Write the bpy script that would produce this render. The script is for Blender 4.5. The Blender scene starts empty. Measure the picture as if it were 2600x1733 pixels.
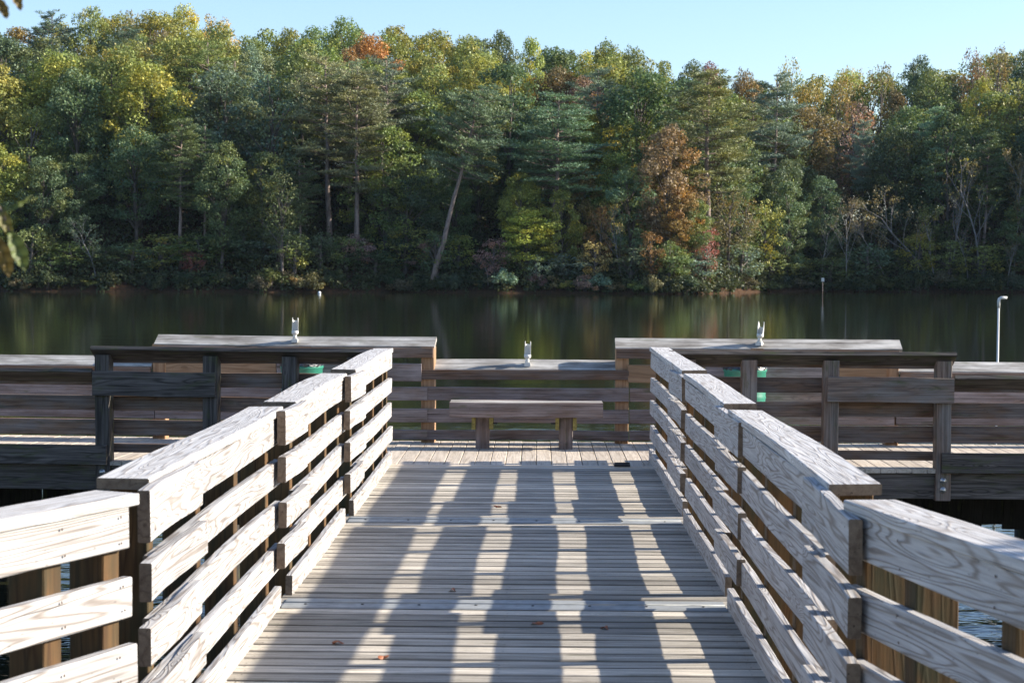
import bpy, math, random
import numpy as np
from mathutils import Vector, Matrix, noise
R = math.radians
rng = random.Random(7)
col = bpy.context.scene.collection
scene = bpy.context.scene

# ------------------------------------------------------------------ camera
CAMZ = 1.82
F = 4425.0                       # focal length in photo pixels (2600 wide)
cam_d = bpy.data.cameras.new('camera'); cam = bpy.data.objects.new('camera', cam_d); col.objects.link(cam)
cam_d.sensor_width = 36.0; cam_d.lens = F/2600*36.0
cam_d.clip_start = 0.05; cam_d.clip_end = 5000
CM = Matrix.Translation((0, 0, CAMZ)) @ Matrix.Rotation(R(0.777), 4, 'Z') @ Matrix.Rotation(R(90-2.413), 4, 'X') @ Matrix.Rotation(R(0.30), 4, 'Z')
cam.matrix_world = CM
cam_d.dof.use_dof = True; cam_d.dof.focus_distance = 16.0; cam_d.dof.aperture_fstop = 8.0
scene.camera = cam
CR = CM.to_3x3()
def ray(px, py):
    return CR @ Vector(((px-1300)/F, -(py-866.5)/F, -1.0))
def atY(px, py, Y):
    d = ray(px, py); k = Y/d.y
    return Vector((d.x*k, Y, CAMZ + d.z*k))
def proj(p):
    q = CR.transposed() @ (Vector(p)-Vector((0, 0, CAMZ)))
    return (1300 + F*q.x/-q.z, 866.5 - F*q.y/-q.z)

# ------------------------------------------------------------------ tags / helpers
def tag(o, label=None, cat=None, group=None, kind=None):
    if label: o['label'] = label
    if cat: o['category'] = cat
    if group: o['group'] = group
    if kind: o['kind'] = kind
    return o
def empty(name, loc=(0, 0, 0), rz=0):
    o = bpy.data.objects.new(name, None); o.empty_display_size = .2
    o.location = loc; o.rotation_euler = (0, 0, rz); col.objects.link(o); return o

class MB:
    """collects boards, tubes and sheets into one mesh, with board-local coordinates for the grain"""
    def __init__(s):
        s.v = []; s.f = []; s.bp = []; s.tn = []; s.mi = []; s.cm = 0; s.sm = []
    def add(s, vs, fs, bp=None, tone=0.5, smooth=False):
        b = len(s.v); s.v += [tuple(q) for q in vs]
        s.bp += [tuple(q) for q in (bp if bp is not None else vs)]
        s.tn += [tone]*len(vs)
        for f in fs:
            s.f.append(tuple(i+b for i in f)); s.mi.append(s.cm); s.sm.append(smooth)
    def board(s, a, b, up, w, t, seg=None, warp=0.003, ch=0.004, tone=None, hump=0.0, cup=0.0, rough_ends=True):
        a = Vector(a); b = Vector(b); d = (b-a); L = d.length; d.normalize()
        up = Vector(up); up = (up - d*up.dot(d)).normalized(); n = d.cross(up)
        if seg is None: seg = max(1, min(14, int(L/0.22)))
        ch = min(ch, t*.3, w*.3)
        prof = [(-w/2+ch, -t/2), (w/2-ch, -t/2), (w/2, -t/2+ch), (w/2, t/2-ch), (w/2-ch, t/2), (-w/2+ch, t/2), (-w/2, t/2-ch), (-w/2, -t/2+ch)]
        off = Vector((rng.uniform(-90, 90), rng.uniform(-90, 90), rng.uniform(-90, 90)))
        if tone is None: tone = rng.random()
        p1, p2, p3 = rng.uniform(0, 6.3), rng.uniform(0, 6.3), rng.uniform(0, 6.3)
        k1, k2 = rng.uniform(.5, 1.1), rng.uniform(.5, 1.1)
        vs = []; bp = []; fs = []
        for i in range(seg+1):
            u = i/seg
            du = warp*math.sin(u*6.28*k1+p1) + hump*math.sin(math.pi*u)
            dn = warp*.8*math.sin(u*6.28*k2+p2)
            tw = warp*2*math.sin(u*3.1+p3)
            c = a + d*(L*u) + up*du + n*dn
            for (x, y) in prof:
                j = rng.uniform(-1, 1)*0.0006
                yy = y + tw*x*2 + j
                vs.append(c + up*(x+rng.uniform(-1, 1)*0.0006) + n*yy)
                bp.append(Vector((L*u, x, y)) + off)
        for i in range(seg):
            for k in range(8):
                q = i*8+k; r = i*8+(k+1) % 8
                fs.append((q, q+8, r+8, r))
        fs.append(tuple(range(8))); fs.append(tuple(seg*8+7-k for k in range(8)))
        s.add(vs, fs, bp, tone)
    def box(s, c, size, rz=0, tone=.5):
        c = Vector(c); m = Matrix.Rotation(rz, 3, 'Z')
        vs = [c + m @ Vector((size[0]*x, size[1]*y, size[2]*z)) for x in (-.5, .5) for y in (-.5, .5) for z in (-.5, .5)]
        s.add(vs, [(0, 1, 3, 2), (4, 6, 7, 5), (0, 4, 5, 1), (2, 3, 7, 6), (0, 2, 6, 4), (1, 5, 7, 3)], None, tone)
    def tube(s, pts, rad, n=10, cap=True, tone=.5, smooth=True):
        pts = [Vector(p) for p in pts]
        if not hasattr(rad, '__len__'): rad = [rad]*len(pts)
        vs = []; fs = []; bp = []; off = rng.uniform(-50, 50); l = 0
        ref = Vector((0.13, 0.91, 0.2))
        for i, p in enumerate(pts):
            d = (pts[min(i+1, len(pts)-1)]-pts[max(i-1, 0)]).normalized()
            if abs(d.dot(ref.normalized())) > .95: ref = Vector((1, .1, .1))
            x = ref.cross(d).normalized(); y = d.cross(x)
            if i: l += (p-pts[i-1]).length
            for k in range(n):
                a = 6.28318*k/n
                vs.append(p + x*math.cos(a)*rad[i] + y*math.sin(a)*rad[i])
                bp.append((l+off, math.cos(a)*rad[i], math.sin(a)*rad[i]))
        for i in range(len(pts)-1):
            for k in range(n):
                q = i*n+k; r = i*n+(k+1) % n
                fs.append((q, r, r+n, q+n))
        if cap:
            fs.append(tuple(range(n-1, -1, -1))); fs.append(tuple((len(pts)-1)*n+k for k in range(n)))
        s.add(vs, fs, bp, tone, smooth)
    def lathe(s, prof, c=(0, 0, 0), n=28, tone=.5, smooth=True, close=False):
        c = Vector(c); vs = []; fs = []
        for (r, z) in prof:
            for k in range(n):
                a = 6.28318*k/n; vs.append(c+Vector((r*math.cos(a), r*math.sin(a), z)))
        for i in range(len(prof)-1):
            for k in range(n):
                q = i*n+k; r = i*n+(k+1) % n; fs.append((q, r, r+n, q+n))
        s.add(vs, fs, None, tone, smooth)
    def build(s, name, mats, parent=None, fr=None):
        me = bpy.data.meshes.new(name)
        vs = [fr @ Vector(p) for p in s.v] if fr is not None else s.v
        me.from_pydata([tuple(p) for p in vs], [], s.f)
        a = me.attributes.new('bp', 'FLOAT_VECTOR', 'POINT'); a.data.foreach_set('vector', np.array(s.bp, dtype=np.float32).ravel())
        a = me.attributes.new('tone', 'FLOAT', 'POINT'); a.data.foreach_set('value', np.array(s.tn, dtype=np.float32))
        if not isinstance(mats, (list, tuple)): mats = [mats]
        for m in mats: me.materials.append(m)
        me.polygons.foreach_set('material_index', s.mi)
        me.polygons.foreach_set('use_smooth', s.sm)
        me.update()
        o = bpy.data.objects.new(name, me); col.objects.link(o)
        if parent: o.parent = parent
        return o

# ------------------------------------------------------------------ materials
class NT:
    def __init__(s, name):
        s.m = bpy.data.materials.new(name); s.m.use_nodes = True
        s.t = s.m.node_tree; s.t.nodes.clear(); s.out = s.t.nodes.new('ShaderNodeOutputMaterial')
    def n(s, typ, **kw):
        nd = s.t.nodes.new(typ)
        for k, v in kw.items(): setattr(nd, k, v)
        return nd
    def l(s, a, b): s.t.links.new(a, b)
    def val(s, x, sock):
        if isinstance(x, (int, float)): sock.default_value = x
        elif isinstance(x, (tuple, list)):
            sock.default_value = tuple(x)+((1,) if len(x) == 3 and len(sock.default_value) == 4 else ())
        else: s.l(x, sock)
    def math(s, op, a, b=None, c=None, clamp=False):
        nd = s.n('ShaderNodeMath', operation=op, use_clamp=clamp)
        s.val(a, nd.inputs[0])
        if b is not None: s.val(b, nd.inputs[1])
        if c is not None: s.val(c, nd.inputs[2])
        return nd.outputs[0]
    def vmul(s, v, k):
        nd = s.n('ShaderNodeVectorMath', operation='MULTIPLY'); s.val(v, nd.inputs[0]); nd.inputs[1].default_value = k
        return nd.outputs[0]
    def noise(s, v, scale=1, detail=3, rough=.5, dist=0):
        nd = s.n('ShaderNodeTexNoise'); s.l(v, nd.inputs['Vector'])
        nd.inputs['Scale'].default_value = scale; nd.inputs['Detail'].default_value = detail
        nd.inputs['Roughness'].default_value = rough; nd.inputs['Distortion'].default_value = dist
        return nd.outputs['Fac']
    def mix(s, f, a, b, mode='MIX'):
        nd = s.n('ShaderNodeMix', data_type='RGBA', blend_type=mode)
        s.val(f, nd.inputs[0]); s.val(a, nd.inputs[6]); s.val(b, nd.inputs[7])
        return nd.outputs[2]
    def mr(s, x, a, b, c=0, d=1):
        nd = s.n('ShaderNodeMapRange'); nd.clamp = True
        s.val(x, nd.inputs[0])
        for i, q in enumerate((a, b, c, d)): nd.inputs[1+i].default_value = q
        return nd.outputs[0]
    def attr(s, name, out='Vector'):
        nd = s.n('ShaderNodeAttribute'); nd.attribute_name = name; return nd.outputs[out]

def wood(name, light, dark, ringk=9, ring=.6, weather=None, wamt=.0, moss=0.0, rough=.75, bump=.35, groove=False, tonev=.35, stain=.3, dots=0.0, streak=0.0):
    T = NT(name)
    bp = T.attr('bp'); tone = T.attr('tone', 'Fac')
    v1 = T.vmul(bp, (0.60, 9.0, 9.0))
    n1 = T.noise(v1, 1, 2.0, .45, .35)
    # knots bend the rings round themselves
    vo = T.n('ShaderNodeTexVoronoi'); vo.inputs['Scale'].default_value = 1
    T.l(T.vmul(bp, (1.5, 6.0, 6.0)), vo.inputs['Vector'])
    kn = T.mr(vo.outputs['Distance'], 0.0, .34, 1, 0)
    kn2 = T.math('POWER', kn, 2.2)
    n1 = T.math('ADD', n1, T.math('MULTIPLY', kn2, .30))
    ph = T.math('MULTIPLY', n1, ringk*6.28318)
    w = T.math('SINE', ph)
    rg = T.mr(w, -.35, 1, 0, 1)
    rg = T.math('POWER', rg, 2.3)
    fib = T.noise(T.vmul(bp, (5, 240, 240)), 1, 2, .6)
    fib2 = T.noise(T.vmul(bp, (2.2, 60, 60)), 1, 3, .6)
    st = T.noise(T.vmul(bp, (2.5, 9, 9)), 1, 4, .6)
    c = T.mix(T.math('MULTIPLY', rg, ring, clamp=True), light, dark)
    c = T.mix(T.mr(fib2, .42, .75, 0, .55), c, dark)
    c = T.mix(T.mr(kn, .80, .97, 0, .75), c, tuple(x*.35 for x in dark))
    if weather: c = T.mix(T.mr(st, .5-.35*wamt-.12, .5-.35*wamt+.2, 0, 1) if wamt < 1 else 1.0, c, weather)
    lum = T.math('ADD', T.math('MULTIPLY', tone, tonev), 1-tonev*.5)
    lum = T.math('MULTIPLY', lum, T.mr(fib, .25, .75, .80, 1.15))
    lum = T.math('MULTIPLY', lum, T.mr(st, .25, .75, 1-stain, 1+stain*.5))
    if streak:
        sk_ = T.noise(T.vmul(bp, (.8, 75, 75)), 1, 4, .7)
        lum = T.math('MULTIPLY', lum, T.mr(sk_, .36, .56, 1-streak, 1.08))
        sk2 = T.noise(T.vmul(bp, (1.6, 22, 22)), 1, 3, .6)
        lum = T.math('MULTIPLY', lum, T.mr(sk2, .3, .7, 1-streak*.5, 1.12))
    h = T.math('ADD', T.math('MULTIPLY', rg, -.5), T.math('MULTIPLY', fib2, .9))
    if groove:
        sp = T.n('ShaderNodeSeparateXYZ'); T.l(T.attr('bw'), sp.inputs[0])
        g = T.math('SINE', T.math('MULTIPLY', sp.outputs[1], 6.28318/0.0235))
        g = T.mr(g, .25, 1, 0, 1)
        lum = T.math('MULTIPLY', lum, T.math('SUBTRACT', 1.0, T.math('MULTIPLY', g, .30)))
        h = T.math('SUBTRACT', h, T.math('MULTIPLY', g, 1.6))
        # long plank edges darkened: painted shade of the gaps, together with grime
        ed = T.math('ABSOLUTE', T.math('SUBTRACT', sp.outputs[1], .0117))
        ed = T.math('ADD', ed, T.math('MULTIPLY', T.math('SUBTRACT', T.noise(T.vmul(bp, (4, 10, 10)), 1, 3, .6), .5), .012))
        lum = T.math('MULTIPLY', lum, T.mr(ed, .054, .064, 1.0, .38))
    cc = T.n('ShaderNodeCombineColor')
    for i in range(3): T.l(lum, cc.inputs[i])
    c = T.mix(1.0, c, cc.outputs[0], 'MULTIPLY')
    crk = T.noise(T.vmul(bp, (1.3, 95, 95)), 1, 1, .4)
    c = T.mix(T.mr(crk, .70, .76, 0, .8), c, tuple(x*.25 for x in dark))
    if moss:
        gm = T.noise(T.vmul(bp, (3.5, 14, 14)), 1, 4, .65)
        c = T.mix(T.mr(gm, .62-.25*moss, .80-.2*moss, 0, .8), c, (.075, .085, .03))
    if dots:
        vd = T.n('ShaderNodeTexVoronoi'); vd.inputs['Scale'].default_value = 1
        T.l(T.vmul(bp, (14, 40, 40)), vd.inputs['Vector'])
        c = T.mix(T.mr(vd.outputs['Distance'], .05, .13, dots, 0), c, (.03, .025, .02))
    b = T.n('ShaderNodeBsdfPrincipled'); T.l(c, b.inputs['Base Color'])
    b.inputs['Roughness'].default_value = rough; b.inputs['Specular IOR Level'].default_value = .25
    bm = T.n('ShaderNodeBump'); bm.inputs['Strength'].default_value = bump; bm.inputs['Distance'].default_value = .004
    T.l(h, bm.inputs['Height']); T.l(bm.outputs[0], b.inputs['Normal'])
    T.l(b.outputs[0], T.out.inputs[0])
    return T.m

def plain(name, colr, rough=.5, metal=0, noise_amt=.15, scale=8, spec=.5):
    T = NT(name); tc = T.n('ShaderNodeTexCoord')
    n1 = T.noise(tc.outputs['Object'], scale, 5, .6)
    c = T.mix(T.mr(n1, .3, .75, 0, 1), tuple(x*(1+noise_amt) for x in colr), tuple(x*(1-noise_amt*1.6) for x in colr))
    b = T.n('ShaderNodeBsdfPrincipled'); T.l(c, b.inputs['Base Color'])
    T.l(T.mr(n1, .3, .7, rough*.8, min(1, rough*1.2)), b.inputs['Roughness']); b.inputs['Metallic'].default_value = metal
    b.inputs['Specular IOR Level'].default_value = spec
    T.l(b.outputs[0], T.out.inputs[0]); return T.m

M = {}
M['pale'] = wood('weathered_pale_wood', (.46, .445, .435), (.17, .135, .11), ringk=17, ring=.72, tonev=.16, stain=.16, bump=.7, dots=.5)
M['palecap'] = wood('weathered_cap_wood', (.54, .525, .51), (.24, .20, .17), ringk=17, ring=.66, tonev=.12, stain=.14, bump=.6, dots=.4)
M['endgrain'] = wood('board_end_wood', (.22, .16, .11), (.12, .08, .055), ringk=5, ring=.6, tonev=.2, stain=.3)
M['fin'] = wood('orange_post_wood', (0.187, 0.094, 0.035), (0.071, 0.032, 0.013), ringk=9, ring=.7, tonev=.5, stain=.35, weather=(0.047, 0.042, 0.021), wamt=.12)
M['bracket'] = wood('greenish_bracket_wood', (.26, .22, .07), (.12, .10, .03), ringk=7, ring=.6)
M['brown'] = wood('brown_rail_wood', (0.334, 0.189, 0.109), (0.123, 0.058, 0.032), ringk=8, ring=.75, tonev=.6, stain=.4, weather=(0.189, 0.145, 0.123), wamt=.22, moss=.12, dots=.45, streak=.4)
M['brownpost'] = wood('brown_post_wood', (0.345, 0.225, 0.158), (0.128, 0.068, 0.045), ringk=9, ring=.8, tonev=.3, stain=.35, streak=.4, dots=.3, weather=(0.210, 0.180, 0.158), wamt=.22, moss=.2)
M['tan'] = wood('tan_board_wood', (0.361, 0.224, 0.128), (0.201, 0.106, 0.053), ringk=7, ring=.55, tonev=.4, stain=.2, dots=.3)
M['backrail'] = wood('back_rail_wood', (0.378, 0.252, 0.189), (0.140, 0.084, 0.059), ringk=8, ring=.8, tonev=.35, stain=.4, streak=.4, weather=(0.266, 0.217, 0.203), wamt=.4, moss=.1, dots=.4)
M['cap'] = wood('lichen_cap_wood', (0.515, 0.469, 0.405), (0.230, 0.184, 0.147), ringk=9, ring=.55, tonev=.2, stain=.5, weather=(0.534, 0.506, 0.460), wamt=.3, moss=.12, dots=.4, streak=.5)
M['dark'] = wood('dark_mossy_wood', (0.158, 0.134, 0.118), (0.047, 0.039, 0.032), ringk=8, ring=.75, streak=.45, dots=.3, tonev=.3, stain=.4, moss=.4)
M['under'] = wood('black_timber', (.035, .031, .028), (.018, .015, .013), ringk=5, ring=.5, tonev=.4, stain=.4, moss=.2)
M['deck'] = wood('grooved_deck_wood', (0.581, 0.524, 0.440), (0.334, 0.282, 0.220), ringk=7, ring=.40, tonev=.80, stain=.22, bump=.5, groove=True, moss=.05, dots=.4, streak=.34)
M['pierdeck'] = wood('pier_deck_wood', (.58, .50, .41), (.36, .29, .22), ringk=7, ring=.5, tonev=.22, stain=.18, bump=.3, dots=.3)
M['metal'] = plain('aluminium_plate', (.27, .28, .28), .62, .0, .12, 14, .3)
M['bolt'] = plain('galvanised_bolt', (.45, .46, .46), .4, .8, .2, 60)
M['blackm'] = plain('black_iron', (.03, .03, .032), .55, .3, .2, 40)
M['pvc'] = plain('white_pvc', (.58, .57, .53), .38, 0, .06, 20)
M['green'] = plain('green_can_paint', (.03, .20, .135), .4, 0, .12, 9)
M['bag'] = plain('white_bag', (.75, .77, .78), .35, 0, .1, 20)
M['bagdark'] = plain('black_bag', (.03, .035, .04), .3, 0, .3, 20)
M['nail'] = plain('rusty_nail', (.07, .045, .035), .6, .3, .3, 90)
M['soil'] = plain('bank_soil', (.12, .10, .05), .95, 0, .4, 2)

# ------------------------------------------------------------------ lighting
E = R(24.6); AZ = R(6.5)
sund = Vector((math.cos(AZ)*math.cos(E), math.sin(AZ)*math.cos(E), math.sin(E)))   # towards the sun
sl = bpy.data.lights.new('sun', 'SUN'); sun = bpy.data.objects.new('sun', sl); col.objects.link(sun)
sl.energy = 5.0; sl.angle = R(.53); sl.color = (1.0, .92, .79)
sun.rotation_euler = sund.to_track_quat('Z', 'Y').to_euler()
w = bpy.data.worlds.new('World'); scene.world = w; w.use_nodes = True
nt = w.node_tree; bg = nt.nodes['Background']
sky = nt.nodes.new('ShaderNodeTexSky'); sky.sky_type = 'NISHITA'; sky.sun_disc = False
sky.sun_elevation = E; sky.sun_rotation = math.pi/2 - AZ
sky.air_density = 1.1; sky.dust_density = .8; sky.ozone_density = 1.6
tint = nt.nodes.new('ShaderNodeMix'); tint.data_type = 'RGBA'; tint.blend_type = 'MULTIPLY'; tint.inputs[0].default_value = 1
nt.links.new(sky.outputs[0], tint.inputs[6]); tint.inputs[7].default_value = (.90, .99, 1.18, 1)
nt.links.new(tint.outputs[2], bg.inputs[0]); bg.inputs[1].default_value = .095
scene.view_settings.view_transform = 'Standard'; scene.view_settings.look = 'None'
scene.view_settings.exposure = 1.2; scene.view_settings.gamma = 1

# ------------------------------------------------------------------ water
WZ = -1.53
T = NT('lake_water')
tc = T.n('ShaderNodeTexCoord'); ob = tc.outputs['Object']
n1 = T.noise(T.vmul(ob, (1.1, 2.6, 1)), 1.0, 3, .5, .3)
n2 = T.noise(T.vmul(ob, (.16, .5, 1)), 1.0, 2, .5)
n3 = T.noise(T.vmul(ob, (6, 16, 1)), 1.0, 2, .5)
patch = T.mr(T.noise(T.vmul(ob, (.03, .02, 1)), 1, 2, .5), .4, .65, .35, 1)
spn = T.n('ShaderNodeSeparateXYZ'); T.l(ob, spn.inputs[0]); near = T.mr(spn.outputs[1], 14, 21, .10, .022)
hh = T.math('ADD', T.math('MULTIPLY', n1, near), T.math('MULTIPLY', n2, .05))
hh = T.math('ADD', hh, T.math('MULTIPLY', T.math('MULTIPLY', n3, patch), .003))
bm = T.n('ShaderNodeBump'); bm.inputs['Strength'].default_value = 1; bm.inputs['Distance'].default_value = 1
# ripples die down with distance from the pier: still water by the far shore
spx = T.n('ShaderNodeSeparateXYZ'); T.l(ob, spx.inputs[0])
calm = T.mr(spx.outputs[1], 8, 60, 1.0, .16)
T.l(T.math('MULTIPLY', hh, calm), bm.inputs['Height'])
b = T.n('ShaderNodeBsdfPrincipled'); b.inputs['Base Color'].default_value = (.017, .019, .010, 1)
b.inputs['Roughness'].default_value = .045; b.inputs['IOR'].default_value = 1.33; b.inputs['Specular IOR Level'].default_value = .5
T.l(bm.outputs[0], b.inputs['Normal']); T.l(b.outputs[0], T.out.inputs[0])
M['water'] = T.m
mb = MB(); mb.add([(-900, 3.6, WZ), (900, 3.6, WZ), (900, 900, WZ), (-900, 900, WZ)], [(0, 1, 2, 3)])
tag(mb.build('water', M['water']), 'dark still lake water reflecting the wooded hill', None, None, 'structure')

# ------------------------------------------------------------------ walkway decking
LX = {1: -1.33, 2: -1.345, 3: -1.36}; RX = {1: 1.09, 2: 1.065, 3: 1.04}
JY = [12.5, 9.35, 6.2, 3.05]
def secof(y): return 1 if y > 12.5 else (2 if y > 9.35 else 3)
mb = MB(); bw = []
y = -1.2
while y < 15.86:
    s_ = secof(y)
    x0, x1 = LX[s_]-.06, RX[s_]+.06
    if y < 6.0:
        f_ = (6.0-y); x0 -= f_*.25; x1 += f_*.25
    yy = y+.07
    nb = len(mb.v)
    z = -.019 + rng.uniform(-.0015, .0015)
    mb.board((x0+rng.uniform(0, .02), yy+rng.uniform(-.001, .001), z), (x1-rng.uniform(0, .02), yy+rng.uniform(-.001, .001), z), (0, 1, 0), .1345, .038, seg=6, warp=.0012, ch=.007)
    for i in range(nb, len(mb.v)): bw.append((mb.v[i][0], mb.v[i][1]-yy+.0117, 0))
    mb.cm = 1
    for xj in (x0+.11, -.15, x1-.11):
        for dy_ in (-.042, .042):
            cx_, cy_ = xj+rng.uniform(-.012, .012), yy+dy_+rng.uniform(-.006, .006)
            mb.add([(cx_+.0045*math.cos(k*6.2832/6), cy_+.0045*math.sin(k*6.2832/6), .0026) for k in range(6)], [tuple(range(6))])
            bw += [(0, 0, 0)]*6
    mb.cm = 0
    y += .148 + rng.choice([0, 0, .001, .003])
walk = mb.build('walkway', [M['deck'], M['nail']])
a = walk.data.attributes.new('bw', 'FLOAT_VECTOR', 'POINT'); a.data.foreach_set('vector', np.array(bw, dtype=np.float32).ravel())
tag(walk, 'grey grooved plank walkway crossed by rail shadows', None, None, 'structure')
for j, y in enumerate(JY):
    s_ = secof(y-.1); mb = MB()
    x0, x1 = LX[s_]+.01, RX[s_]-.01
    if j == 3: x0 -= .7; x1 += .7
    # two hinged leaves with a bevelled nose and a knuckle line
    for (ya, yb, za) in ((y-.13, y-.004, .008), (y+.004, y+.125, .0075)):
        vs = []
        for x in (x0, x1):
            vs += [(x, ya, .0015), (x, ya+.012, za), (x, yb-.012, za), (x, yb, .0015)]
        mb.add(vs, [(0, 4, 5, 1), (1, 5, 6, 2), (2, 6, 7, 3), (0, 1, 2, 3), (4, 7, 6, 5)])
    mb.tube([(x0, y, .006), (x1, y, .006)], .007, 8)
    pl = mb.build('joint_plate', M['metal'], walk)
    mb = MB()
    for k in range(8):
        xx = x0+.12+(x1-x0-.24)*k/7
        mb.lathe([(.0, .012), (.006, .012), (.009, .0095), (.009, .007)], (xx, y-.05+.004*(k % 2), 0), 10)
    mb.build('bolt', M['blackm'], pl)
mb = MB()
for (s_, y0, y1) in ((1, 12.55, 15.9), (2, 9.4, 12.45), (3, 6.25, 9.3), (3, 0, 6.1)):
    for x in (LX[s_]+.0, -.15, RX[s_]-.0):
        mb.board((x, y0, -.155), (x, y1, -.155), (0, 0, 1), .23, .08, warp=.002)
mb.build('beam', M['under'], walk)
mb = MB()
for y in (12.5, 9.35, 6.2):
    for x in (-1.1, .85):
        mb.tube([(x, y, -.27), (x+.02, y, -2.5)], .13, 14)
    mb.board((-1.5, y-.17, -.38), (1.25, y-.17, -.38), (0, 0, 1), .19, .06)
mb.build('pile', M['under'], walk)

# ------------------------------------------------------------------ walkway railings
RT = [.800, .572, .345]          # rail tops
def walk_railing(label, side, P0, P1, posts, splices, dz=0.0, flare=False):
    """P0 near end, P1 far end of the inner face line; side -1 left, +1 right"""
    P0 = Vector((P0[0], P0[1], 0)); P1 = Vector((P1[0], P1[1], 0))
    d = (P1-P0).normalized(); L = (P1-P0).length
    out = Vector((side*abs(d.y), -side*abs(d.y)*d.x/d.y, 0)).normalized()
    root = empty('walkway_railing', (P0.x, P0.y, 0)); tag(root, label, 'railing', 'railings along both sides of the walkway')
    O = -Vector((P0.x, P0.y, 0))
    up = Vector((0, 0, 1))
    def bd(name, l0, l1, ztop, h, t, off, mat, warp=.005, hump=0, z2=None):
        mb = MB(); zc = ztop-h/2; zc2 = zc if z2 is None else z2-h/2
        a = P0+O+d*l0+out*(off+t/2)+up*zc; b = P0+O+d*l1+out*(off+t/2)+up*zc2
        mb.board(a, b, up, h, t, warp=warp, hump=hump)
        nb = len(mb.f); mb.mi[nb-1] = 1; mb.mi[nb-2] = 1
        mb.cm = 2; pl_ = [(py-P0.y)/d.y for py in posts] if name == 'rail' else [l0+.06, l1-.06]
        for q_ in pl_:
            if l0+.02 < q_ < l1-.02:
                for dz_ in (-.30, .30):
                    cc_ = P0+O+d*(q_+rng.uniform(-.015, .015))+out*(off-.0035)+up*(zc+(zc2-zc)*(q_-l0)/(l1-l0)+h*dz_)
                    mb.add([cc_+d*.0048*math.cos(a_)+up*.0048*math.sin(a_) for a_ in [k*6.2832/8 for k in range(8)]], [tuple(range(8)) if side > 0 else tuple(range(7, -1, -1))])
        return mb.build(name, [mat, M['endgrain'], M['nail']], root)
    # cap
    mb = MB(); a = P0+O-d*.03+out*.087+up*1.051; b = P0+O+d*(L+.03)+out*.087+up*1.051
    mb.board(a, b, out, .186, .040, warp=.005, hump=0); nb = len(mb.f); mb.mi[nb-1] = 1; mb.mi[nb-2] = 1
    mb.build('cap_rail', [M['palecap'], M['endgrain']], root)
    bd('rail', rng.uniform(0, .03), L-rng.uniform(0, .03), 1.029, .142, .038, 0, M['pale'])
    for zt in RT:
        bd('rail', rng.uniform(-.03, .05), L+rng.uniform(-.05, .03), zt+rng.uniform(-.004, .004)-.003, .133, .038, 0, M['pale'], warp=.0055)
    bd('rail', -.12, L+.0, .112, .130, .038, -.004, M['pale'], warp=.004)
    for py in posts:
        l = (py-P0.y)/d.y
        mb = MB(); c = P0+O+d*l+out*(.038+.070)
        mb.board(c+up*-.30, c+up*1.028, out, .139, .086, seg=5, warp=.002)
        mb.build('post', M['fin'], root)
    for (y0, y1, zs) in splices:
        l0 = (y0-P0.y)/d.y; l1 = (y1-P0.y)/d.y
        for k, zt in enumerate((1.035, RT[0], RT[1], RT[2])):
            j = rng.uniform(-.012, .012)
            bd('splice_board', l0+rng.uniform(-.02, .02), l1+rng.uniform(-.12, .06), zt+zs+j, .180 if k == 0 else .134, .044, -.045, M['pale'], warp=.004, z2=zt+.012+j)
    return root
names = {1: 'farthest', 2: 'second farthest', 3: 'second nearest', 4: 'nearest'}
SL = 'sunlit white plank railing, {} section on the left side of the walkway'
SR = 'pale railing with shaded inner face, {} section right of the walkway'
walk_railing(SL.format(names[1]), -1, (LX[1], 12.80), (LX[1], 16.15), [12.9, 13.8, 14.7, 15.6, 16.0], [(12.1, 13.15, .022)])
walk_railing(SL.format(names[2]), -1, (LX[2], 9.72), (LX[2], 12.30), [9.85, 10.65, 11.45, 12.2], [(9.05, 9.95, .022)])
walk_railing(SL.format(names[3]), -1, (LX[3], 6.12), (LX[3], 9.28), [6.3, 7.2, 8.1, 9.05], [(5.92, 6.95, .01)])
walk_railing(SR.format(names[1]), 1, (RX[1], 12.88), (RX[1], 16.55), [13.0, 13.62, 14.75, 15.7, 16.3], [(12.45, 13.7, .02)])
walk_railing(SR.format(names[2]), 1, (RX[2], 9.78), (RX[2], 12.40), [9.72, 10.48, 11.32, 12.12], [(8.75, 9.95, .022)])
walk_railing(SR.format(names[3]), 1, (RX[3], 6.14), (RX[3], 9.30), [6.3, 7.2, 8.1, 9.02], [(5.5, 6.5, .0)])
fl = R(24); walk_railing(SL.format(names[4]), -1, (-1.325-3.2*math.sin(fl), 5.71-3.2*math.cos(fl)), (-1.325, 5.71), [5.65, 5.38, 4.6, 3.7], [])
fr_ = R(12.5); walk_railing(SR.format(names[4]), 1, (1.02+3.2*math.sin(fr_), 5.66-3.2*math.cos(fr_)), (1.02, 5.66), [5.64, 5.27, 4.67, 3.9], [])

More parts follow.
